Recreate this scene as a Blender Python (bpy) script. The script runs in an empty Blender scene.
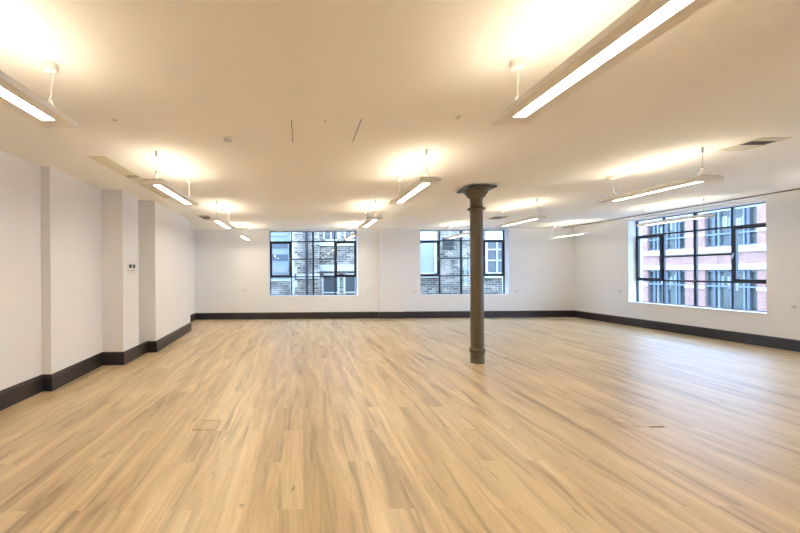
import bpy, bmesh, math, random
from mathutils import Matrix, Vector
random.seed(7)
SC = bpy.context.scene
COL = SC.collection

# ------------------------------------------------------------------ helpers
def add_box(bm, x0, x1, y0, y1, z0, z1, M=None, bev=0.0):
    xs, ys, zs = sorted((x0, x1)), sorted((y0, y1)), sorted((z0, z1))
    v = [bm.verts.new((xs[i], ys[j], zs[k])) for i in (0, 1) for j in (0, 1) for k in (0, 1)]
    fs = [(0, 1, 3, 2), (4, 6, 7, 5), (0, 4, 5, 1), (2, 3, 7, 6), (0, 2, 6, 4), (1, 5, 7, 3)]
    faces = [bm.faces.new([v[i] for i in f]) for f in fs]
    if bev > 0:
        es = list({e for f in faces for e in f.edges})
        r = bmesh.ops.bevel(bm, geom=es, offset=bev, segments=2, affect='EDGES', profile=0.6)
        v = list({w for f in r['faces'] for w in f.verts} | {w for w in v if w.is_valid})
    if M is not None:
        for w in v:
            w.co = M @ w.co
    return v

def add_prism(bm, pts, z0, z1):
    a = [bm.verts.new((x, y, z0)) for x, y in pts]
    b = [bm.verts.new((x, y, z1)) for x, y in pts]
    n = len(pts)
    bm.faces.new(a); bm.faces.new(list(reversed(b)))
    for i in range(n):
        bm.faces.new((a[i], b[i], b[(i + 1) % n], a[(i + 1) % n]))

def add_lathe(bm, prof, seg=48, c=(0, 0, 0), cap=True):
    rings = []
    for r, z in prof:
        rings.append([bm.verts.new((c[0] + r * math.cos(2 * math.pi * i / seg), c[1] + r * math.sin(2 * math.pi * i / seg), c[2] + z)) for i in range(seg)])
    for a, b in zip(rings, rings[1:]):
        for i in range(seg):
            bm.faces.new((a[i], a[(i + 1) % seg], b[(i + 1) % seg], b[i]))
    if cap:
        bm.faces.new(list(reversed(rings[0]))); bm.faces.new(rings[-1])

def add_tube(bm, pts, r, seg=8):
    pts = [Vector(p) for p in pts]
    rings = []
    for i, p in enumerate(pts):
        d = (pts[min(i + 1, len(pts) - 1)] - pts[max(i - 1, 0)]).normalized()
        u = d.cross(Vector((0, 1, 0)) if abs(d.y) < 0.9 else Vector((1, 0, 0))).normalized()
        w = d.cross(u)
        rings.append([bm.verts.new(p + r * (math.cos(2 * math.pi * k / seg) * u + math.sin(2 * math.pi * k / seg) * w)) for k in range(seg)])
    for a, b in zip(rings, rings[1:]):
        for k in range(seg):
            bm.faces.new((a[k], a[(k + 1) % seg], b[(k + 1) % seg], b[k]))
    bm.faces.new(list(reversed(rings[0]))); bm.faces.new(rings[-1])

def add_sweep(bm, path, prof):
    """sweep a (offset to the left of travel, height) profile along a plan path, mitred corners"""
    n = len(path); rings = []
    for i, p in enumerate(path):
        p = Vector(p)
        d0 = (Vector(path[i]) - Vector(path[i - 1])).normalized() if i > 0 else None
        d1 = (Vector(path[i + 1]) - Vector(path[i])).normalized() if i < n - 1 else None
        d0 = d0 or d1; d1 = d1 or d0
        n0, n1 = Vector((-d0.y, d0.x)), Vector((-d1.y, d1.x))
        m = (n0 + n1)
        m = m / max(m.dot(n0), 0.2) if m.length > 1e-4 else n0
        rings.append([bm.verts.new((p.x + m.x * o, p.y + m.y * o, z)) for o, z in prof])
    k = len(prof)
    for a, b in zip(rings, rings[1:]):
        for j in range(k):
            bm.faces.new((a[j], a[(j + 1) % k], b[(j + 1) % k], b[j]))
    bm.faces.new(rings[0]); bm.faces.new(list(reversed(rings[-1])))

def obj(name, bm, mat, parent=None, smooth=False, loc=None):
    bmesh.ops.recalc_face_normals(bm, faces=bm.faces)
    me = bpy.data.meshes.new(name)
    bm.to_mesh(me); bm.free()
    if smooth:
        for p in me.polygons:
            p.use_smooth = True
        try:
            me.set_sharp_from_angle(angle=math.radians(38))
        except Exception:
            pass
    o = bpy.data.objects.new(name, me)
    COL.objects.link(o)
    me.materials.append(mat)
    if parent is not None:
        o.parent = parent
    if loc is not None:
        o.location = loc
    return o

def boxes(name, lst, mat, parent=None, bev=0.0, M=None):
    bm = bmesh.new()
    for b in lst:
        add_box(bm, *b, M=M, bev=bev)
    return obj(name, bm, mat, parent)

def thing(name, label, cat, loc=(0, 0, 0), rz=0, group=None):
    o = bpy.data.objects.new(name, None); COL.objects.link(o)
    o.empty_display_size = 0.2
    o.location = loc; o.rotation_euler = (0, 0, rz)
    o['label'] = label; o['category'] = cat
    if group: o['group'] = group
    return o

def tag(o, label, cat, group=None):
    o['label'] = label; o['category'] = cat
    if group: o['group'] = group
    return o

def struct(o, label, cat):
    o['kind'] = 'structure'; o['label'] = label; o['category'] = cat
    return o

def copy_tree(o, parent=None):
    c = o.copy(); COL.objects.link(c)
    if parent is not None:
        c.parent = parent
    for ch in list(o.children):
        copy_tree(ch, c)
    return c

# ------------------------------------------------------------------ materials
def mat(name, col, rough=0.6, metal=0.0, spec=0.5, bump=None, var=None):
    m = bpy.data.materials.new(name); m.use_nodes = True
    nt = m.node_tree; b = nt.nodes['Principled BSDF']
    b.inputs['Base Color'].default_value = (*col, 1); b.inputs['Roughness'].default_value = rough
    b.inputs['Metallic'].default_value = metal; b.inputs['Specular IOR Level'].default_value = spec
    tc = nt.nodes.new('ShaderNodeTexCoord')
    if var:
        sc, amt = var
        n = nt.nodes.new('ShaderNodeTexNoise'); n.inputs['Scale'].default_value = sc; n.inputs['Detail'].default_value = 4
        nt.links.new(tc.outputs['Object'], n.inputs['Vector'])
        mx = nt.nodes.new('ShaderNodeMix'); mx.data_type = 'RGBA'
        mx.inputs[6].default_value = (*[c * (1 - amt) for c in col], 1); mx.inputs[7].default_value = (*[min(1, c * (1 + amt)) for c in col], 1)
        nt.links.new(n.outputs['Fac'], mx.inputs[0]); nt.links.new(mx.outputs[2], b.inputs['Base Color'])
    if bump:
        sc, st = bump
        n = nt.nodes.new('ShaderNodeTexNoise'); n.inputs['Scale'].default_value = sc; n.inputs['Detail'].default_value = 3
        nt.links.new(tc.outputs['Object'], n.inputs['Vector'])
        bp = nt.nodes.new('ShaderNodeBump'); bp.inputs['Strength'].default_value = st; bp.inputs['Distance'].default_value = 0.01
        nt.links.new(n.outputs['Fac'], bp.inputs['Height']); nt.links.new(bp.outputs['Normal'], b.inputs['Normal'])
    return m

def emit(name, col, s):
    m = bpy.data.materials.new(name); m.use_nodes = True
    nt = m.node_tree; nt.nodes.clear()
    e = nt.nodes.new('ShaderNodeEmission'); e.inputs['Color'].default_value = (*col, 1); e.inputs['Strength'].default_value = s
    o = nt.nodes.new('ShaderNodeOutputMaterial'); nt.links.new(e.outputs[0], o.inputs[0])
    return m

def glass(name, tint=(0.93, 0.97, 1.0)):
    m = bpy.data.materials.new(name); m.use_nodes = True
    nt = m.node_tree; nt.nodes.clear()
    t = nt.nodes.new('ShaderNodeBsdfTransparent'); t.inputs['Color'].default_value = (*tint, 1)
    g = nt.nodes.new('ShaderNodeBsdfGlossy'); g.inputs['Roughness'].default_value = 0.02
    f = nt.nodes.new('ShaderNodeFresnel'); ge = nt.nodes.new('ShaderNodeNewGeometry'); mr = nt.nodes.new('ShaderNodeMapRange')
    mr.inputs[3].default_value = 1.45; mr.inputs[4].default_value = 1 / 1.45      # the same pane reflectance on both faces
    nt.links.new(ge.outputs['Backfacing'], mr.inputs[0]); nt.links.new(mr.outputs[0], f.inputs['IOR'])
    x = nt.nodes.new('ShaderNodeMixShader'); o = nt.nodes.new('ShaderNodeOutputMaterial')
    nt.links.new(f.outputs[0], x.inputs[0]); nt.links.new(t.outputs[0], x.inputs[1]); nt.links.new(g.outputs[0], x.inputs[2])
    nt.links.new(x.outputs[0], o.inputs[0])
    return m

def brick_mat(name, c1, c2, mortar, axis='x', w=0.225, h=0.075, msize=0.012, var=0.35):
    m = bpy.data.materials.new(name); m.use_nodes = True
    nt = m.node_tree; b = nt.nodes['Principled BSDF']; b.inputs['Roughness'].default_value = 0.9
    tc = nt.nodes.new('ShaderNodeTexCoord'); sp = nt.nodes.new('ShaderNodeSeparateXYZ'); cb = nt.nodes.new('ShaderNodeCombineXYZ')
    nt.links.new(tc.outputs['Object'], sp.inputs[0])
    ad = nt.nodes.new('ShaderNodeMath'); ad.operation = 'ADD'
    nt.links.new(sp.outputs['X'], ad.inputs[0]); nt.links.new(sp.outputs['Y'], ad.inputs[1])
    nt.links.new(ad.outputs[0], cb.inputs['X']); nt.links.new(sp.outputs['Z'], cb.inputs['Y'])
    br = nt.nodes.new('ShaderNodeTexBrick')
    br.inputs['Scale'].default_value = 1.0; br.inputs['Brick Width'].default_value = w; br.inputs['Row Height'].default_value = h
    br.inputs['Mortar Size'].default_value = msize; br.inputs['Mortar Smooth'].default_value = 0.2
    br.inputs['Color1'].default_value = (*c1, 1); br.inputs['Color2'].default_value = (*c2, 1); br.inputs['Mortar'].default_value = (*mortar, 1)
    nt.links.new(cb.outputs[0], br.inputs['Vector'])
    n = nt.nodes.new('ShaderNodeTexNoise'); n.inputs['Scale'].default_value = 2.2; n.inputs['Detail'].default_value = 6
    nt.links.new(tc.outputs['Object'], n.inputs['Vector'])
    rp = nt.nodes.new('ShaderNodeMapRange'); rp.inputs[1].default_value = 0.3; rp.inputs[2].default_value = 0.7
    rp.inputs[3].default_value = 1 - var; rp.inputs[4].default_value = 1 + var
    nt.links.new(n.outputs['Fac'], rp.inputs[0])
    mx = nt.nodes.new('ShaderNodeVectorMath'); mx.operation = 'SCALE'
    nt.links.new(br.outputs['Color'], mx.inputs[0]); nt.links.new(rp.outputs[0], mx.inputs['Scale'])
    nt.links.new(mx.outputs[0], b.inputs['Base Color'])
    return m

PL_W, PL_L = 0.182, 1.22
def wood_floor():
    m = bpy.data.materials.new('oak_planks'); m.use_nodes = True
    nt = m.node_tree; N = nt.nodes.new; L = nt.links.new
    b = nt.nodes['Principled BSDF']
    tc = N('ShaderNodeTexCoord'); sp = N('ShaderNodeSeparateXYZ'); L(tc.outputs['Object'], sp.inputs[0])
    cb = N('ShaderNodeCombineXYZ'); L(sp.outputs['Y'], cb.inputs['X']); L(sp.outputs['X'], cb.inputs['Y'])
    def brick(c1, c2, mo, ms):
        br = N('ShaderNodeTexBrick'); br.offset = 0.5; br.offset_frequency = 2
        br.inputs['Scale'].default_value = 1; br.inputs['Brick Width'].default_value = PL_L; br.inputs['Row Height'].default_value = PL_W
        br.inputs['Mortar Size'].default_value = ms; br.inputs['Mortar Smooth'].default_value = 0.3; br.inputs['Bias'].default_value = 0
        br.inputs['Color1'].default_value = (*c1, 1); br.inputs['Color2'].default_value = (*c2, 1); br.inputs['Mortar'].default_value = (*mo, 1)
        L(cb.outputs[0], br.inputs['Vector']); return br
    idb = brick((0, 0, 0), (1, 1, 1), (.5, .5, .5), 0.0)
    seam = brick((1, 1, 1), (1, 1, 1), (0, 0, 0), 0.0011)
    bw = N('ShaderNodeRGBToBW'); L(idb.outputs['Color'], bw.inputs[0])
    off = N('ShaderNodeMath'); off.operation = 'MULTIPLY'; off.inputs[1].default_value = 0.85; L(bw.outputs[0], off.inputs[0])
    # coordinates for the figure: stretched along the plank, shifted per plank
    wc = N('ShaderNodeCombineXYZ'); wy = N('ShaderNodeMath'); wy.operation = 'MULTIPLY'; wy.inputs[1].default_value = 1.5; L(sp.outputs['Y'], wy.inputs[0])
    wx = N('ShaderNodeMath'); wx.operation = 'MULTIPLY'; wx.inputs[1].default_value = 1.3; L(sp.outputs['X'], wx.inputs[0])
    L(wx.outputs[0], wc.inputs['X']); L(wy.outputs[0], wc.inputs['Y']); L(off.outputs[0], wc.inputs['Z'])
    wn = N('ShaderNodeTexNoise'); wn.inputs['Scale'].default_value = 1; wn.inputs['Detail'].default_value = 2; L(wc.outputs[0], wn.inputs['Vector'])
    wob = N('ShaderNodeMath'); wob.operation = 'MULTIPLY_ADD'; wob.inputs[1].default_value = 0.055; L(wn.outputs['Fac'], wob.inputs[0]); L(sp.outputs['X'], wob.inputs[2])
    def coords(sx, sy):
        a = N('ShaderNodeMath'); a.operation = 'MULTIPLY'; a.inputs[1].default_value = sx; L(wob.outputs[0], a.inputs[0])
        a2 = N('ShaderNodeMath'); a2.operation = 'MULTIPLY'; a2.inputs[1].default_value = sy; L(sp.outputs['Y'], a2.inputs[0])
        c = N('ShaderNodeCombineXYZ'); L(a.outputs[0], c.inputs['X']); L(a2.outputs[0], c.inputs['Y']); L(off.outputs[0], c.inputs['Z']); return c
    def noise(c, det, dist=0.0, rough=0.55):
        n = N('ShaderNodeTexNoise'); n.inputs['Scale'].default_value = 1; n.inputs['Detail'].default_value = det
        n.inputs['Distortion'].default_value = dist; n.inputs['Roughness'].default_value = rough; L(c.outputs[0], n.inputs['Vector']); return n
    broad = noise(coords(6.6, 0.50), 3, 1.1)
    fine = noise(coords(95.0, 2.6), 4, 0.4, 0.6)
    knots = noise(coords(17.0, 2.1), 4, 1.6, 0.6)
    def ramp(fac, stops):
        r = N('ShaderNodeValToRGB'); L(fac, r.inputs[0]); e = r.color_ramp.elements
        e[0].position, e[0].color = stops[0][0], (*stops[0][1], 1); e[1].position, e[1].color = stops[-1][0], (*stops[-1][1], 1)
        for p, c in stops[1:-1]:
            q = e.new(p); q.color = (*c, 1)
        return r
    base = ramp(broad.outputs['Fac'], [(0.28, FL_DARK), (0.43, FL_MID), (0.58, FL_LIGHT), (0.75, FL_PALE)])
    def mul(a, fac_out, lo, hi, i0=0.0, i1=1.0):
        mr = N('ShaderNodeMapRange'); mr.inputs[1].default_value = i0; mr.inputs[2].default_value = i1; mr.inputs[3].default_value = lo; mr.inputs[4].default_value = hi
        L(fac_out, mr.inputs[0]); s = N('ShaderNodeVectorMath'); s.operation = 'SCALE'; L(a, s.inputs[0]); L(mr.outputs[0], s.inputs['Scale']); return s.outputs[0]
    c = mul(base.outputs['Color'], bw.outputs[0], 0.965, 1.035)
    c = mul(c, fine.outputs['Fac'], 0.88, 1.12, 0.3, 0.7)
    kr = ramp(knots.outputs['Fac'], [(0.30, (1, 1, 1)), (0.36, (0, 0, 0))])
    mx = N('ShaderNodeMix'); mx.data_type = 'RGBA'; mx.inputs[7].default_value = (*FL_KNOT, 1)
    kf = N('ShaderNodeMath'); kf.operation = 'MULTIPLY'; kf.inputs[1].default_value = 0.6; L(kr.outputs['Color'], kf.inputs[0])
    L(kf.outputs[0], mx.inputs[0]); L(c, mx.inputs[6])
    sm = N('ShaderNodeRGBToBW'); L(seam.outputs['Color'], sm.inputs[0])
    c = mul(mx.outputs[2], sm.outputs[0], 0.80, 1.0)
    L(c, b.inputs['Base Color'])
    b.inputs['Specular IOR Level'].default_value = 1.0
    rr = N('ShaderNodeMapRange'); rr.inputs[3].default_value = 0.30; rr.inputs[4].default_value = 0.42; L(fine.outputs['Fac'], rr.inputs[0]); L(rr.outputs[0], b.inputs['Roughness'])
    bp = N('ShaderNodeBump'); bp.inputs['Strength'].default_value = 0.12; bp.inputs['Distance'].default_value = 0.002
    L(fine.outputs['Fac'], bp.inputs['Height']); L(bp.outputs['Normal'], b.inputs['Normal'])
    return m

FL_DARK, FL_MID, FL_LIGHT, FL_PALE, FL_KNOT = (0.33, 0.225, 0.12), (0.55, 0.41, 0.24), (0.66, 0.51, 0.31), (0.75, 0.61, 0.40), (0.25, 0.17, 0.09)
UP_S, DOWN_S, DOWN_W, LAMP_COL = 23.0, 48.0, 15.0, (1.0, 0.87, 0.655)
SKY_S, EXPO = 12.5, 0.14

M_FLOOR = wood_floor()
M_WALL = mat('white_wall_paint', (0.83, 0.835, 0.855), 0.85, bump=(60, 0.03))
M_CEIL = mat('white_ceiling_paint', (0.91, 0.895, 0.87), 0.9)
M_SILLW = mat('white_sill_gloss', (0.82, 0.82, 0.81), 0.35)
M_BASE = mat('dark_skirting_paint', (0.028, 0.023, 0.026), 0.36)
M_STEEL = mat('black_steel_window_paint', (0.018, 0.02, 0.032), 0.4)
M_HANDLE = mat('grey_handle_metal', (0.22, 0.22, 0.24), 0.35, 0.8)
M_COLUMN = mat('olive_brown_iron_paint', (0.108, 0.089, 0.058), 0.42, var=(9, 0.08))
M_HOUS = mat('pendant_housing_silver', (0.84, 0.82, 0.79), 0.45)
M_WIRE = mat('steel_suspension_wire', (0.62, 0.60, 0.56), 0.35, 0.6)
M_GRIP = mat('grey_cable_grip', (0.36, 0.35, 0.33), 0.4, 0.6)
M_WPL = mat('white_plastic', (0.78, 0.77, 0.75), 0.4)
M_GPL = mat('grey_plastic', (0.50, 0.48, 0.47), 0.45)
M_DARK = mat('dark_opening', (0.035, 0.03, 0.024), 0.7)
M_SLOT = mat('shadow_gap_grey', (0.10, 0.095, 0.095), 0.7)
M_GRILLE = mat('cream_grille_metal', (0.70, 0.66, 0.52), 0.5)
M_GRILLE_B = mat('tan_grille_metal', (0.36, 0.31, 0.25), 0.5)
M_TRACK = mat('grey_track', (0.20, 0.19, 0.195), 0.5)
M_GROM = mat('pale_grey_plastic', (0.60, 0.59, 0.58), 0.45)
M_LCD = mat('dark_display', (0.03, 0.026, 0.022), 0.25)
M_UP = emit('uplight_panel', LAMP_COL, UP_S)
M_DOWN = emit('downlight_panel', LAMP_COL, DOWN_S)
M_DOWNW = emit('downlight_panel_dimmed', LAMP_COL, DOWN_W)  # weaker panels, set low to keep the right wall darker
M_GLASS = glass('clear_pane')
M_BRICK_G = brick_mat('grey_brown_brick', (0.035, 0.026, 0.018), (0.23, 0.175, 0.125), (0.26, 0.215, 0.17), w=0.30, h=0.10, msize=0.016, var=0.5)
M_BRICK_D = brick_mat('grey_stock_brick', (0.07, 0.055, 0.042), (0.23, 0.19, 0.15), (0.26, 0.215, 0.17), w=0.30, h=0.10, msize=0.016, var=0.5)
M_BRICK_R = brick_mat('red_brick', (0.22, 0.075, 0.055), (0.28, 0.105, 0.075), (0.34, 0.24, 0.19), msize=0.012, var=0.12)
M_STONE = mat('pale_stone', (0.42, 0.37, 0.31), 0.8, var=(3, 0.05))
M_RENDER = mat('pale_blue_cladding', (0.20, 0.22, 0.23), 0.5, var=(2, 0.08))
M_WHITEF = mat('white_window_paint', (0.42, 0.38, 0.32), 0.5)
M_BLUEF = mat('blue_grey_window_metal', (0.075, 0.085, 0.10), 0.5, 0.0, 0.3)
M_LBLUE = mat('light_blue_window_metal', (0.13, 0.15, 0.17), 0.5, 0.0, 0.3)
M_PANE = mat('blue_grey_pane', (0.06, 0.06, 0.06), 0.06, 0.0, 0.3, var=(1.6, 0.5))
M_PANEG = mat('green_grey_pane', (0.055, 0.06, 0.05), 0.08, 0.0, 0.25, var=(2.6, 0.55))
M_PIPE = mat('navy_drainpipe', (0.022, 0.022, 0.026), 0.7, spec=0.2)
M_PALEP = mat('pale_blind', (0.24, 0.235, 0.22), 0.7, var=(4, 0.1))
M_ASPH = mat('street_asphalt', (0.22, 0.22, 0.22), 0.95, var=(1.5, 0.2))

# ------------------------------------------------------------------ room dimensions (metres, camera at x=y=0)
EYE, CEIL, YB, YF, TH = 1.5625, 3.0, 12.42, -5.0, 0.42
def XR(y): return 9.14 + 0.0367 * (12.42 - y)          # the right wall is a little skewed in plan
RANG = math.atan(0.0367)

# floor / ceiling
fl = boxes('floor', [(-4.1, 10.4, YF - 0.3, YB + TH, -0.25, 0.0)], M_FLOOR); struct(fl, 'light oak plank floor running away from the camera', 'floor')
ce = boxes('ceiling', [(-4.1, 10.4, YF - 0.3, YB + TH, CEIL, CEIL + 0.3)], M_CEIL); struct(ce, 'flat white ceiling lit by pendant lights', 'ceiling')

# left wall with piers
LW = [(-3.49, YF), (-3.49, 4.95), (-3.365, 4.95), (-3.43, 6.34), (-3.07, 6.34), (-3.08, 6.97), (-3.34, 6.97), (-3.34, 7.33), (-2.905, 7.33), (-3.05, 10.07), (-3.60, 10.07), (-3.60, YB)]
bm = bmesh.new(); add_prism(bm, LW + [(-4.1, YB), (-4.1, YF)], 0, CEIL)
struct(obj('wall_left', bm, M_WALL), 'white left wall stepped with square piers', 'wall')
bm = bmesh.new(); add_box(bm, -4.1, 10.4, YF - 0.3, YF, 0, CEIL)
struct(obj('wall_front', bm, M_WALL), 'white wall behind the camera', 'wall')

# back wall: two window openings, shallow pier
W1, W2, WZ, WT = (-1.10, 1.87), (3.98, 6.95), 0.765, 2.965
B = []
for x0, x1 in ((-4.1, W1[0]), (W1[1], W2[0]), (W2[1], 10.4)):
    B.append((x0, x1, YB, YB + TH, 0, CEIL))
for w in (W1, W2):
    B += [(w[0], w[1], YB, YB + TH, 0, WZ), (w[0], w[1], YB, YB + TH, WT, CEIL)]
B.append((2.58, 3.38, YB - 0.07, YB, 0, CEIL))
struct(boxes('wall_back', B, M_WALL), 'white back wall with two window openings and a shallow pier', 'wall')

# right wall in its own frame: u runs from the back corner towards the camera, v outwards
MR = Matrix.Translation((XR(YB), YB, 0)) @ Matrix.Rotation(math.pi / 2 * 0 + RANG, 4, 'Z')
def RB(u0, u1, v0, v1, z0, z1):        # u: distance from the back corner, v: outward
    return (v0, v1, -u1, -u0, z0, z1)
RWIN = (1.98, 4.995); RZ, RT = 0.66, 2.945
RWIN2 = (7.15, 10.165)  # opening for the unseen window added for daylight
R = [RB(-0.0, RWIN[0], 0, TH, 0, CEIL), RB(RWIN[1], RWIN2[0], 0, TH, 0, CEIL), RB(RWIN2[1], 17.6, 0, TH, 0, CEIL)]
for q in (RWIN, RWIN2): R += [RB(q[0], q[1], 0, TH, 0, RZ), RB(q[0], q[1], 0, TH, RT, CEIL)]
struct(boxes('wall_right', R, M_WALL, M=MR), 'white right wall with a large window opening', 'wall')

# baseboards: tall dark skirting with a rounded top bead
BH = 0.222
PROF = [(0, 0), (0.026, 0), (0.026, BH - 0.035), (0.020, BH - 0.028), (0.018, BH - 0.008), (0.010, BH), (0, BH)]
def skirting(name, path, label, flip=False):
    bm = bmesh.new(); add_sweep(bm, path, [((-o if flip else o), z) for o, z in PROF])
    return struct(obj(name, bm, M_BASE), label, 'baseboard')
skirting('baseboard_left', [(-3.49, YF), (-3.49, 4.95), (-3.365, 4.95), (-3.43, 6.34), (-3.07, 6.34), (-3.085, 7.33), (-2.905, 7.33), (-3.05, 10.07), (-3.60, 10.07), (-3.60, YB - 0.03)], 'dark tall skirting board stepping round the left piers', True)
skirting('baseboard_back', [(-3.60, YB), (2.58, YB), (2.58, YB - 0.07), (3.38, YB - 0.07), (3.38, YB), (XR(YB), YB)], 'dark tall skirting board along the back wall', True)
skirting('baseboard_right', [(XR(YB), YB), (XR(YF), YF)], 'dark tall skirting board along the right wall', True)

# ------------------------------------------------------------------ windows (steel casements, four bays)
def window(n, label, M, W, z0, z1, zt, zm, zb, hinge):
    """local: x along the window 0..W, y outward, z up; frame stands in y 0..0.06"""
    root = bpy.data.objects.new('window_%d' % n, None); COL.objects.link(root); root.matrix_world = M
    struct(root, label, 'window')
    bay = W / 4; t = 0.042; D = 0.05
    fr = [(0, W, 0, D, z0, z0 + 0.03), (0, W, 0, D, z1 - 0.02, z1), (0, 0.032, 0, D, z0, z1), (W - 0.032, W, 0, D, z0, z1)]
    for k, tw in ((1, 0.040), (2, 0.062), (3, 0.040)):
        fr.append((k * bay - tw / 2, k * bay + tw / 2, 0, D, z0, z1))
    fr += [(0, W, 0.005, D - 0.005, zt - t / 2, zt + t / 2), (0, W, 0.005, D - 0.005, zb - t / 2, zb + t / 2), (bay, 3 * bay, 0.005, D - 0.005, zm - t / 2, zm + t / 2)]
    boxes('frame', fr, M_STEEL, root, bev=0.003)
    boxes('glazing', [(0.02, W - 0.02, 0.024, 0.028, zt, z1 - 0.01), (0.02, W - 0.02, 0.024, 0.028, z0 + 0.02, zb), (bay, 3 * bay, 0.024, 0.028, zb, zt)], M_GLASS, root)
    for i, k in enumerate((0, 3)):
        a, b_ = k * bay + 0.018, (k + 1) * bay - 0.018
        c, d = zb + 0.005, zt - 0.005; f = 0.062
        cs = boxes('casement', [(a, b_, -0.02, 0.045, c, c + f), (a, b_, -0.02, 0.045, d - f, d), (a, a + f, -0.02, 0.045, c + f, d - f), (b_ - f, b_, -0.02, 0.045, c + f, d - f)], M_STEEL, root, bev=0.004)
        boxes('casement_glazing', [(a + f - 0.01, b_ - f + 0.01, 0.010, 0.014, c + f - 0.01, d - f + 0.01)], M_GLASS, cs)
        hx = (b_ - f / 2) if k == 0 else (a + f / 2)
        hz = (c + d) / 2
        boxes('handle', [(hx - 0.014, hx + 0.014, -0.028, -0.02, hz - 0.05, hz + 0.05), (hx - 0.008, hx + 0.008, -0.06, -0.028, hz - 0.01, hz + 0.01), (hx - 0.009, hx + 0.009, -0.068, -0.052, hz - 0.09, hz + 0.012)], M_HANDLE, cs, bev=0.002)
    boxes('sill', [(0, W, -REV + 0.002, -0.002, z0 - 0.004, z0 + 0.012)], M_SILLW, root)
    return root
REV = 0.27
window(1, 'black steel window left of the iron column on the back wall', Matrix.Translation((W1[0], YB + REV, 0)), W1[1] - W1[0], WZ, WT, 2.61, 2.015, 1.405, 0)
window(2, 'black steel window on the back wall partly behind the iron column', Matrix.Translation((W2[0], YB + REV, 0)), W2[1] - W2[0], WZ, WT, 2.61, 2.015, 1.405, 0)
window(3, 'large black steel window on the right wall facing red brick offices', MR @ Matrix.Translation((0.23, -RWIN[0], 0)) @ Matrix.Rotation(-math.pi / 2, 4, 'Z'), RWIN[1] - RWIN[0], RZ, RT, 2.50, 1.90, 1.28, 0)

window(4, 'unseen black steel window added on the right wall for its daylight', MR @ Matrix.Translation((0.23, -RWIN2[0], 0)) @ Matrix.Rotation(-math.pi / 2, 4, 'Z'), RWIN2[1] - RWIN2[0], RZ, RT, 2.50, 1.90, 1.28, 0)  # out of view, added to bring cool daylight to the right side

# ------------------------------------------------------------------ cast iron column
CX, CY = 2.983, 6.315
col = thing('cast_iron_column', 'olive brown cast iron column standing on the wood floor with square top plate', 'column', (CX, CY, 0))
bm = bmesh.new(); add_lathe(bm, [(0.113, 0), (0.113, 0.012), (0.110, 0.016), (0.110, 0.128), (0.117, 0.134), (0.117, 0.142), (0.110, 0.148), (0.110, 0.175), (0.122, 0.184), (0.126, 0.20), (0.126, 0.232), (0.120, 0.246), (0.108, 0.256)])
obj('base', bm, M_COLUMN, col, True)
bm = bmesh.new(); add_lathe(bm, [(0.106, 0.25), (0.1065, 0.6), (0.105, 1.6), (0.101, 2.61)])
obj('shaft', bm, M_COLUMN, col, True)
bm = bmesh.new(); add_lathe(bm, [(0.100, 2.590), (0.118, 2.600), (0.140, 2.612), (0.144, 2.622), (0.140, 2.634), (0.118, 2.645), (0.100, 2.655)])
obj('collar_ring', bm, M_COLUMN, col, True)
bm = bmesh.new(); add_lathe(bm, [(0.100, 2.63), (0.100, 2.765), (0.103, 2.79), (0.118, 2.812), (0.142, 2.828), (0.150, 2.836), (0.150, 2.852), (0.166, 2.868), (0.184, 2.892), (0.190, 2.918), (0.190, 2.940)])
obj('capital', bm, M_COLUMN, col, True)
boxes('top_plate', [(-0.235, 0.235, -0.235, 0.235, 2.938, 2.968)], M_COLUMN, col, bev=0.003)
boxes('bearing_block', [(-0.13, 0.13, -0.13, 0.13, 2.960, 2.9985)], M_COLUMN, col)

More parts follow.
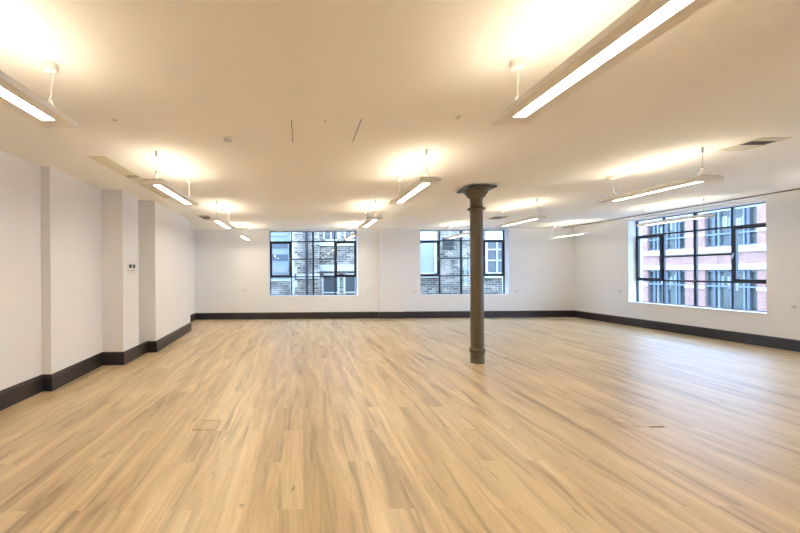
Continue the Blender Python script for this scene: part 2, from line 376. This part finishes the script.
# ------------------------------------------------------------------ pendant lights
LZ, LLEN, LW_, BODY = 2.604, 1.48, 0.242, 0.050
def make_pendant():
    r = bpy.data.objects.new('pendant_light', None); COL.objects.link(r)
    h, w = LLEN / 2, LW_ / 2
    # housing: shallow tray, chamfered lower edge, opening for the lower panel
    bm = bmesh.new()
    pw, pl = 0.043, h - 0.13
    for b in ((-w, -pw, -h, h, 0, 0.012), (pw, w, -h, h, 0, 0.012), (-pw, pw, -h, -pl, 0, 0.012), (-pw, pw, pl, h, 0, 0.012)):
        add_box(bm, *b)
    for b in ((-w, -w + 0.012, -h, h, 0.012, 0.030), (w - 0.012, w, -h, h, 0.012, 0.030), (-w, w, -h, -h + 0.012, 0.012, 0.030), (-w, w, h - 0.012, h, 0.012, 0.030)):
        add_box(bm, *b)
    obj('housing', bm, M_HOUS, r)
    bm = bmesh.new()
    w2, h2 = w - 0.016, h - 0.016
    for b in ((-w2, -w2 + 0.010, -h2, h2, 0.030, BODY), (w2 - 0.010, w2, -h2, h2, 0.030, BODY), (-w2, w2, -h2, -h2 + 0.010, 0.030, BODY), (-w2, w2, h2 - 0.010, h2, 0.030, BODY), (-w2, w2, -h2, h2, 0.013, 0.018)):
        add_box(bm, *b)
    obj('upper_tray', bm, M_WPL, r)
    boxes('lower_diffuser', [(-pw, pw, -pl, pl, 0.004, 0.010)], M_DOWN, r)
    for s_ in (1, -1):                                    # bare uplight tubes lying in the open tray
        bm = bmesh.new(); add_tube(bm, [(s_ * 0.05, -h2 + 0.06, 0.034), (s_ * 0.05, h2 - 0.06, 0.034)], 0.010, 12)
        obj('lamp_tube', bm, M_UP, r, True)
    top = CEIL - LZ
    ym = h - 0.11
    bm = bmesh.new(); add_lathe(bm, [(0.006, top - 0.062), (0.034, top - 0.060), (0.043, top - 0.052), (0.046, top - 0.04), (0.046, top - 0.001)], 28, (0, ym, 0))
    obj('ceiling_canopy', bm, M_WPL, r, True)
    bm = bmesh.new(); add_lathe(bm, [(0.006, top - 0.06), (0.010, top - 0.055), (0.010, top - 0.012), (0.016, top - 0.008), (0.016, top - 0.001)], 16, (0, -ym, 0))
    obj('cable_grip', bm, M_GRIP, r, True)
    for s, d in ((1, 0.06), (-1, 0.055)):
        y = s * ym; zj = 0.155; a = 0.105
        bm = bmesh.new()
        add_tube(bm, [(0, y, top - d), (0, y, zj)], 0.0026)
        add_tube(bm, [(0, y, zj), (0, y - a, BODY - 0.018)], 0.0026)
        add_tube(bm, [(0, y, zj), (0, y + a, BODY - 0.018)], 0.0026)
        add_box(bm, -0.007, 0.007, y - 0.007, y + 0.007, zj - 0.012, zj + 0.012)
        obj('suspension_wire', bm, M_WIRE, r)
    y = ym + 0.03        # power flex from the canopy
    bm = bmesh.new(); add_tube(bm, [(0.012, ym, top - 0.05), (0.016, ym + 0.004, top - 0.10), (0.005, ym + 0.004, 0.21), (0.005, ym - 0.004, 0.155), (0.004, ym - 0.10, BODY - 0.018)], 0.0026)
    obj('power_flex', bm, M_WPL, r)
    return r
XROW = [-1.71, 1.48, 4.73, 8.07]; YROW = [1.90, 4.99, 8.06, 11.20]
PEND = {
 (0, 0): 'pendant light cut off by the left edge of the photo',
 (0, 1): 'pendant light beside the stepped left wall piers, under the cream ceiling grille',
 (0, 2): 'pendant light second from the back in the row along the left wall',
 (0, 3): 'pendant light nearest the back wall at the far left, beyond three others',
 (1, 0): 'largest pendant light, cut off by the top edge of the photo',
 (1, 1): 'pendant light hanging at centre, just left of the iron column capital',
 (1, 2): 'pendant light hanging between the left back window and the centre pendant',
 (1, 3): 'pendant light right in front of the top right corner of the left back window',
 (2, 1): 'long pendant light to the right of the column, above the right window level',
 (2, 2): 'pendant light just right of the column, in front of its neighbouring back window',
 (2, 3): 'farthest small pendant light seen close left of the column shaft',
 (3, 2): 'pendant light hanging across the top of the right wall window',
 (3, 3): 'pendant light in the far right corner near where back and right walls meet',
 (2, 0): 'unseen pendant light added for its light on the right, in the third row',  # this one and the next are unseen, added only for their light
 (3, 0): 'unseen pendant light added for its light on the right, in the row by the window wall',
 (3, 1): 'pendant light just out of frame in the row by the right window',
}
proto = make_pendant(); first = True
DIM_MESH = None
def hang(x, y, label):
    global first
    r = proto if first else copy_tree(proto)
    first = False
    if x > 3:                                             # rows nearer the big window are dimmed to keep the right wall darker
        global DIM_MESH
        for ch in r.children:
            if ch.name.startswith('lower_diffuser'):
                if DIM_MESH is None:
                    DIM_MESH = ch.data.copy(); DIM_MESH.materials[0] = M_DOWNW
                ch.data = DIM_MESH
    r.location = (x, y, LZ); r['label'] = label; r['category'] = 'ceiling light'; r['group'] = 'linear pendant lights hung in rows from the ceiling'
for (i, j), lab in PEND.items():
    hang(XROW[i], YROW[j], lab)
for i, nm in enumerate(('left wall', 'second', 'third', 'window wall')):  # unseen row added behind the camera to light the room
    hang(XROW[i], -1.35, 'unseen pendant light added for its light behind the camera in the %s row' % nm)

# ------------------------------------------------------------------ small fittings
def grille(name, label, x0, x1, y0, y1, dark, mat_f, mat_d=None):
    r = thing(name, label, 'air vent', ((x0 + x1) / 2, (y0 + y1) / 2, CEIL), group='ceiling grilles')
    w, h = (x1 - x0) / 2, (y1 - y0) / 2
    t = 0.014
    boxes('frame', [(-w, -w + t, -h, h, -0.007, -0.0005), (w - t, w, -h, h, -0.007, -0.0005), (-w + t, w - t, -h, -h + t, -0.007, -0.0005), (-w + t, w - t, h - t, h, -0.007, -0.0005)], mat_f, r)
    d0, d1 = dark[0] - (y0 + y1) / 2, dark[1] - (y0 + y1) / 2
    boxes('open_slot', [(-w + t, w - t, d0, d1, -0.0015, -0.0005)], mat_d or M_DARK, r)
    L = []
    for a, b in ((-h + t, d0), (d1, h - t)):
        if b - a > 0.01:
            n = max(2, int((2 * w - 2 * t) / 0.022))
            for k in range(n):
                xx = -w + t + (k + 0.12) * (2 * w - 2 * t) / n
                L.append((xx, xx + 0.76 * (2 * w - 2 * t) / n, a, b, -0.006, -0.002))
            boxes('slat_panel', L, mat_f, r); L = []
    return r
grille('ceiling_grille', 'long cream linear ceiling grille along the left wall piers', -2.61, -2.40, 4.53, 7.06, (5.40, 5.55), M_GRILLE, M_GRILLE_B)
grille('ceiling_grille', 'small tan ceiling grille near the back left pendants', -2.60, -2.36, 9.25, 9.95, (9.5, 9.75), M_GRILLE_B, M_SLOT)
grille('ceiling_grille', 'square ceiling grille with a dark open slot at upper right', 5.03, 5.36, 4.04, 4.47, (4.14, 4.275), M_GRILLE)
grille('ceiling_grille', 'small tan ceiling grille seen just right of the column top', 5.12, 5.46, 9.75, 10.25, (9.9, 10.1), M_GRILLE_B, M_SLOT)

# slim track following the right wall
Ms = Matrix.Translation((8.735, YB, 0)) @ Matrix.Rotation(0.022, 4, 'Z')
sl = thing('ceiling_track', 'long thin grey track on the ceiling running parallel to the right wall', 'ceiling track', (0, 0, CEIL))
boxes('rail', [(-0.012, -0.008, -9.4, -0.03, -0.024, -0.0005), (0.008, 0.012, -9.4, -0.03, -0.024, -0.0005), (-0.008, 0.008, -9.4, -0.03, -0.012, -0.0005)], M_TRACK, sl, M=Ms)
boxes('end_cap', [(-0.0125, 0.0125, -9.41, -9.4, -0.0245, -0.0005)], M_TRACK, sl, M=Ms)

# access hatch in the ceiling
ha = thing('ceiling_hatch', 'flush white access hatch in the ceiling with thin dark side joints', 'hatch', (0.24, 3.78, CEIL))
boxes('hatch_panel', [(-0.325, 0.325, -0.31, 0.31, -0.0018, -0.0004)], M_CEIL, ha)
boxes('joint', [(-0.333, -0.326, -0.30, 0.30, -0.0022, -0.0006)], M_SLOT, ha)
boxes('joint', [(0.326, 0.333, -0.30, 0.30, -0.0022, -0.0006)], M_SLOT, ha)
bm = bmesh.new(); add_lathe(bm, [(0.009, -0.004), (0.009, -0.001)], 16, (-0.01, -0.27, 0)); obj('lock', bm, M_GRIP, ha, True)

sd = thing('smoke_detector', 'small white smoke detector on the ceiling left of the hatch', 'smoke detector', (-0.775, 3.95, CEIL))
bm = bmesh.new(); add_lathe(bm, [(0.030, -0.048), (0.034, -0.046), (0.038, -0.034), (0.036, -0.030), (0.048, -0.024), (0.052, -0.012), (0.052, -0.0005)], 32); obj('body', bm, M_WPL, sd, True)
bm = bmesh.new(); add_lathe(bm, [(0.0375, -0.036), (0.040, -0.034), (0.040, -0.030), (0.0375, -0.028)], 32, cap=False); obj('vent_ring', bm, M_GPL, sd, True)
def disc(label, x, y, r=0.032):
    o = thing('ceiling_sensor', label, 'sensor', (x, y, CEIL), group='round ceiling sensors')
    bm = bmesh.new(); add_lathe(bm, [(r * 0.75, -0.012), (r, -0.008), (r, -0.0005)], 24); obj('bezel', bm, M_WPL, o, True)
    bm = bmesh.new(); add_lathe(bm, [(r * 0.3, -0.018), (r * 0.5, -0.0125)], 16); obj('lens', bm, M_GPL, o, True)
disc('small round ceiling sensor between the left edge pendant and smoke detector', -1.73, 3.44)
disc('small round ceiling sensor left of the big pendant at top right', 1.465, 3.45)

# thermostat on the middle left pier
th = thing('thermostat', 'white wall controller with two dark displays on the left pier', 'thermostat', (-3.0745, 6.665, 1.655), 0.0)
boxes('case', [(0.0005, 0.016, -0.135, 0.135, -0.085, 0.085)], M_WPL, th, bev=0.004)
boxes('display', [(0.016, 0.018, -0.115, -0.018, 0.005, 0.070)], M_LCD, th)
boxes('display', [(0.016, 0.018, 0.026, 0.115, 0.005, 0.070)], M_LCD, th)
boxes('button_row', [(0.016, 0.018, -0.09, 0.09, -0.050, -0.034)], M_GPL, th)

def plate(label, M, s=0.043):
    o = thing('wall_outlet', label, 'wall outlet', group='outlet plates on the walls'); o.matrix_world = M
    boxes('face_plate', [(-s, s, -0.009, -0.0005, -s, s)], M_WPL, o, bev=0.003)
    bm = bmesh.new(); add_lathe(bm, [(0.02, -0.012), (0.024, 0.0)], 20)
    for v in bm.verts: v.co = Vector((v.co.x, v.co.z, v.co.y))
    for v in bm.verts: v.co.y -= 0.0095 - 0.0
    obj('cord_grommet', bm, M_GROM, o, True)
K = YB / 370
for px, py, lab in ((244, 290.5, 'small white outlet plate on the back wall left of the left back window'), (366.5, 290, 'small white outlet plate between the left back window and wall pier'),
                    (414.5, 291.5, 'small white outlet plate between wall pier and the window behind the column'), (516.8, 290.5, 'small white outlet plate low on the back wall right of the window'),
                    (541.3, 269.5, 'small white outlet plate higher on the back wall near the right corner')):
    plate(lab, Matrix.Translation(((px - 302) * K, YB, EYE + (272.3 - 0.007 * (px - 302) - py) * K)))
for u, z, lab in ((1.72, 0.95, 'small white outlet plate on the right wall left of its window'), (5.40, 0.845, 'small white outlet plate on the right wall right of its window')):
    plate(lab, MR @ Matrix.Translation((0, -u, z)) @ Matrix.Rotation(-math.pi / 2, 4, 'Z'))

# flush floor boxes
def floor_box(label, x, y, s):
    o = thing('floor_box', label, 'floor box', (x, y, 0))
    f = 0.006
    boxes('lid', [(-s, s, -s, s, 0.0003, 0.0022)], M_FLOOR_LID, o)
    boxes('lid_frame', [(-s - f, -s, -s - f, s + f, 0.0003, 0.003), (s, s + f, -s - f, s + f, 0.0003, 0.003), (-s, s, -s - f, -s, 0.0003, 0.003), (-s, s, s, s + f, 0.0003, 0.003)], M_LIDF, o)
M_LIDF = mat('brown_lid_edge', (0.30, 0.20, 0.11), 0.5)
M_FLOOR_LID = M_FLOOR
floor_box('square wood topped floor box lid in the left foreground floor', -0.985, 3.80, 0.115)
fb2 = thing('floor_box', 'floor box lid with a dark raised edge in the right foreground floor', 'floor box', (3.42, 3.80, 0))
boxes('lid', [(-0.16, 0.16, -0.12, 0.12, 0.0003, 0.002)], M_FLOOR_LID, fb2)
boxes('lid_frame', [(0.03, 0.165, -0.128, -0.118, 0.0003, 0.006), (-0.165, -0.05, 0.118, 0.123, 0.0003, 0.003)], M_LIDF, fb2)

# ------------------------------------------------------------------ outside
struct(boxes('ground_outside', [(-30, 60, -30, 60, -4.4, -4.2)], M_ASPH), 'street and yard below the windows', 'ground')

def facade_window(b, M, x0, x1, z0, z1, matf, matp, vs=(), hs=(), dep=0.12, blind=0.0, fw=0.07):
    """b: building, M: frame with x along, y outward from the wall face (y<0 towards the viewer)"""
    F = [(x0, x1, 0.0, dep, z0, z0 + fw), (x0, x1, 0.0, dep, z1 - fw, z1), (x0, x0 + fw, 0.0, dep, z0, z1), (x1 - fw, x1, 0.0, dep, z0, z1)]
    for v in vs: F.append((v - 0.03, v + 0.03, 0.01, dep - 0.02, z0, z1))
    for h in hs: F.append((x0, x1, 0.01, dep - 0.02, h - 0.03, h + 0.03))
    w = boxes('window', F, matf, b, M=M)
    boxes('pane', [(x0 + 0.03, x1 - 0.03, dep * 0.5, dep * 0.5 + 0.01, z0 + 0.03, z1 - 0.03)], matp, w, M=M)
    if blind:
        boxes('blind', [(x0 + fw, x1 - fw, dep * 0.28, dep * 0.36, z1 - blind, z1 - fw)], M_WHITEF, w, M=M)
    return w
def wall_with_holes(name, M, X0, X1, Z0, Z1, holes, matw, parent, T=0.35):
    """holes sharing rows: list of (x0,x1,z0,z1)"""
    zs = sorted({Z0, Z1} | {h[2] for h in holes} | {h[3] for h in holes})
    L = []
    for za, zb in zip(zs, zs[1:]):
        hs = sorted((h[0], h[1]) for h in holes if h[2] <= za + 1e-6 and h[3] >= zb - 1e-6)
        x = X0
        for a, b_ in hs:
            if a > x: L.append((x, a, 0, T, za, zb))
            x = max(x, b_)
        if x < X1: L.append((x, X1, 0, T, za, zb))
    return boxes(name, L, matw, parent, M=M)

YX = 17.0
I = Matrix.Identity(4)
# brick and stone block seen in the right half of the left back window
bB = thing('stone_banded_building', 'brick building with white stone bands behind the left back window', 'building', (0, YX, -4.2))
T = Matrix.Translation((0, 0, 4.2))
ups = [(0.98, 1.70, 3.0, 4.6), (1.95, 2.65, 3.0, 4.6), (2.95, 3.6, 3.0, 4.6)]
los = [(0.90, 1.72, 0.25, 1.50), (1.90, 2.52, 0.25, 1.50), (2.80, 3.5, 0.25, 1.50)]
wall_with_holes('wall', T, 0.79, 3.95, -4.2, 6.2, ups + los, M_BRICK_G, bB)
for z0, z1 in ((2.76, 2.95), (1.60, 1.90)):
    boxes('stone_band', [(0.79, 3.95, -0.09, 0.0, z0, z1)], M_STONE, bB, M=T)
for u in ups: facade_window(bB, T, *u, M_WHITEF, M_PANE, vs=((u[0] + u[1]) / 2,))
for u in los: facade_window(bB, T, *u, M_WHITEF, M_PANE, hs=(0.62,), fw=0.09)

# brick stair tower with quoins and drainpipe in the middle of the left back window
bA = thing('brick_tower', 'narrow brick tower with pale quoins behind the left back window', 'building', (0, 16.55, -4.2))
boxes('wall', [(-0.50, 0.785, 0, 1.2, -4.2, 6.0)], M_BRICK_G, bA, M=T)
Q = []
for k in range(34):
    z = -4.2 + k * 0.30
    w_ = 0.30 if k % 2 else 0.18
    Q.append((-0.515, -0.515 + w_, -0.015, 0.1, z + 0.01, z + 0.29))
boxes('quoin', Q, M_STONE, bA, M=T)
boxes('stone_band', [(-0.25, 0.785, -0.07, 0.0, 1.28, 1.47)], M_STONE, bA, M=T)
bm = bmesh.new(); add_tube(bm, [(0.21, -0.13, 0.3), (0.21, -0.13, 10.2)], 0.055, 16); obj('drainpipe', bm, M_PIPE, bA, True)

# pale blue clad block further back, low grey brick wall in front of it
bC = thing('pale_blue_building', 'pale blue clad building at the left of the left back window', 'building', (0, 19.6, -4.2))
boxes('wall', [(-7.0, -0.55, 0, 2.5, -4.2, 7.5)], M_RENDER, bC, M=T)
for z in (0.9, 1.55, 2.2, 2.85, 3.5, 4.2):
    boxes('ribbon_window', [(-6.6, -0.75, -0.05, 0.0, z, z + 0.32)], M_PALEP if int(z * 10) % 2 else M_BLUEF, bC, M=T)
lw = thing('yard_wall', 'low grey brick yard wall beneath the pale blue building', 'wall', (0, 16.75, -4.2))
boxes('brickwork', [(-7.0, -0.52, 0, 0.3, -4.2, 1.17)], M_BRICK_D, lw, M=T)
boxes('coping', [(-7.0, -0.52, -0.04, 0.34, 1.17, 1.23)], M_STONE, lw, M=T)

# brick building behind the window beside the column
bD = thing('grey_brick_building', 'grey brick building with white windows and a louvre behind the column window', 'building', (0, YX, -4.2))
wl = (4.75, 6.20, 1.38, 3.50); wr = (8.44, 9.90, 1.36, 3.50)
wall_with_holes('wall', T, 3.95, 12.0, -4.2, 6.2, [wl, wr], M_BRICK_G, bD)
facade_window(bD, T, *wl, M_WHITEF, M_PALEP, vs=(5.35,), hs=(2.95,), fw=0.12, blind=0.55)
facade_window(bD, T, *wr, M_WHITEF, M_PANE, vs=(8.98, 9.4), hs=(2.05, 2.55), fw=0.10, blind=0.50)
boxes('sill', [(8.38, 9.98, -0.10, 0.06, 1.24, 1.50)], M_STONE, bD, M=T)
boxes('sill', [(4.70, 6.28, -0.10, 0.06, 1.28, 1.45)], M_STONE, bD, M=T)
LV = [(6.45, 7.0, -0.05, 0.0, 2.58, 2.62), (6.45, 7.0, -0.05, 0.0, 3.06, 3.10)] + [(6.47, 6.98, -0.045, 0.0, 2.64 + k * 0.07, 2.68 + k * 0.07) for k in range(6)]
boxes('louvre_vent', LV, mat('louvre_grey', (0.035, 0.034, 0.034), 0.7, spec=0.2), bD, M=T)

# red brick offices across the street on the right
XE = 26.0
bE = thing('red_brick_building', 'red brick office building with white bands and blue windows outside the right window', 'building', (XE, 0, -4.2))
ME = Matrix.Translation((0, 0, 4.2)) @ Matrix.Rotation(-math.pi / 2, 4, 'Z')   # x along -Y, y outward (+X)
bays = [(21.14 + 3.96 * k, 23.87 + 3.96 * k) for k in range(-2, 5)]
rows = [(2.99, 5.35), (-1.1, 1.53)]
holes = [(-b_, -a, z0, z1) for a, b_ in bays for z0, z1 in rows]
wall_with_holes('wall', ME, -44, -8, -4.2, 8.0, holes, M_BRICK_R, bE, T=0.5)
for z0, z1 in ((2.60, 2.97), (1.55, 1.88), (-1.5, -1.12), (5.37, 5.7)):
    boxes('white_band', [(-44, -8, -0.12, 0.0, z0, z1)], M_STONE, bE, M=ME)
for za, zb in ((3.72, 3.90), (0.33, 0.52)):
    for k in range(-2, 4):
        a, b_ = 23.87 + 3.96 * k, 21.14 + 3.96 * (k + 1)
        boxes('stone_course', [(-b_, -a, -0.05, 0.0, za, zb)], M_STONE, bE, M=ME)
for a, b_ in bays:
    for (z0, z1), zt in zip(rows, (3.80, 0.56)):
        x0, x1 = -b_, -a
        w_ = x1 - x0
        F = [(x0, x1, 0.10, 0.28, z0, z0 + 0.08), (x0, x1, 0.10, 0.28, z1 - 0.12, z1), (x0, x0 + 0.08, 0.10, 0.28, z0, z1), (x1 - 0.08, x1, 0.10, 0.28, z0, z1)]
        for q in (0.17, 0.83): F.append((x0 + w_ * q - 0.07, x0 + w_ * q + 0.07, 0.06, 0.28, z0, z1))
        for q in (0.5,): F.append((x0 + w_ * q - 0.06, x0 + w_ * q + 0.06, 0.10, 0.28, z0, z1))
        wn = boxes('window', F, M_BLUEF, bE, M=ME)
        boxes('transom', [(x0, x1, 0.02, 0.24, zt - 0.09, zt), (x0 + w_ * 0.24, x0 + w_ * 0.28, 0.08, 0.2, z0, z1), (x0 + w_ * 0.73, x0 + w_ * 0.76, 0.08, 0.2, z0, z1)], M_LBLUE, wn, M=ME)
        boxes('pane', [(x0 + 0.04, x1 - 0.04, 0.20, 0.22, z0 + 0.04, z1 - 0.04)], M_PANEG, wn, M=ME)
        bl = []
        for c in range(4):
            xx = x0 + w_ * (0.30 + 0.13 * c) + random.uniform(-0.1, 0.1)
            zz = z1 - 0.12 - random.uniform(0.5, 0.9)
            bl.append((xx, xx + random.uniform(0.14, 0.3), 0.185, 0.198, zz - random.uniform(0.1, 0.5), zz + 0.3))
        boxes('blind', bl, M_PALEP, wn, M=ME)

# ------------------------------------------------------------------ world
w = bpy.data.worlds.new('overcast_sky'); SC.world = w; w.use_nodes = True
nt = w.node_tree; bg = nt.nodes['Background']
tc = nt.nodes.new('ShaderNodeTexCoord'); sp = nt.nodes.new('ShaderNodeSeparateXYZ'); nt.links.new(tc.outputs['Generated'], sp.inputs[0])
rp = nt.nodes.new('ShaderNodeValToRGB'); nt.links.new(sp.outputs['Z'], rp.inputs[0])
rp.color_ramp.elements[0].position = 0.0; rp.color_ramp.elements[0].color = (0.46, 0.68, 1.0, 1)
rp.color_ramp.elements[1].position = 0.8; rp.color_ramp.elements[1].color = (0.40, 0.63, 1.0, 1)
nt.links.new(rp.outputs[0], bg.inputs['Color']); bg.inputs['Strength'].default_value = SKY_S

# ------------------------------------------------------------------ camera and colour management
cam = bpy.data.cameras.new('camera'); co = bpy.data.objects.new('camera', cam); COL.objects.link(co)
cam.sensor_fit = 'HORIZONTAL'; cam.sensor_width = 36; cam.lens = 370 / 800 * 36
cam.shift_x = 98 / 800; cam.shift_y = 5.8 / 800
cam.clip_start = 0.05; cam.clip_end = 300
co.matrix_world = Matrix.Translation((0, 0, EYE)) @ Matrix.Rotation(math.pi / 2, 4, 'X') @ Matrix.Rotation(-math.radians(0.4), 4, 'Z')
SC.camera = co
vs = SC.view_settings
vs.view_transform = 'Standard'; vs.look = 'None'; vs.gamma = 1; vs.use_curve_mapping = False; vs.exposure = EXPO
SC.cycles.max_bounces = 10; SC.cycles.diffuse_bounces = 7; SC.cycles.transparent_max_bounces = 12
SC.cycles.use_denoising = True; SC.cycles.use_light_tree = True
SC.cycles.sample_clamp_indirect = 10
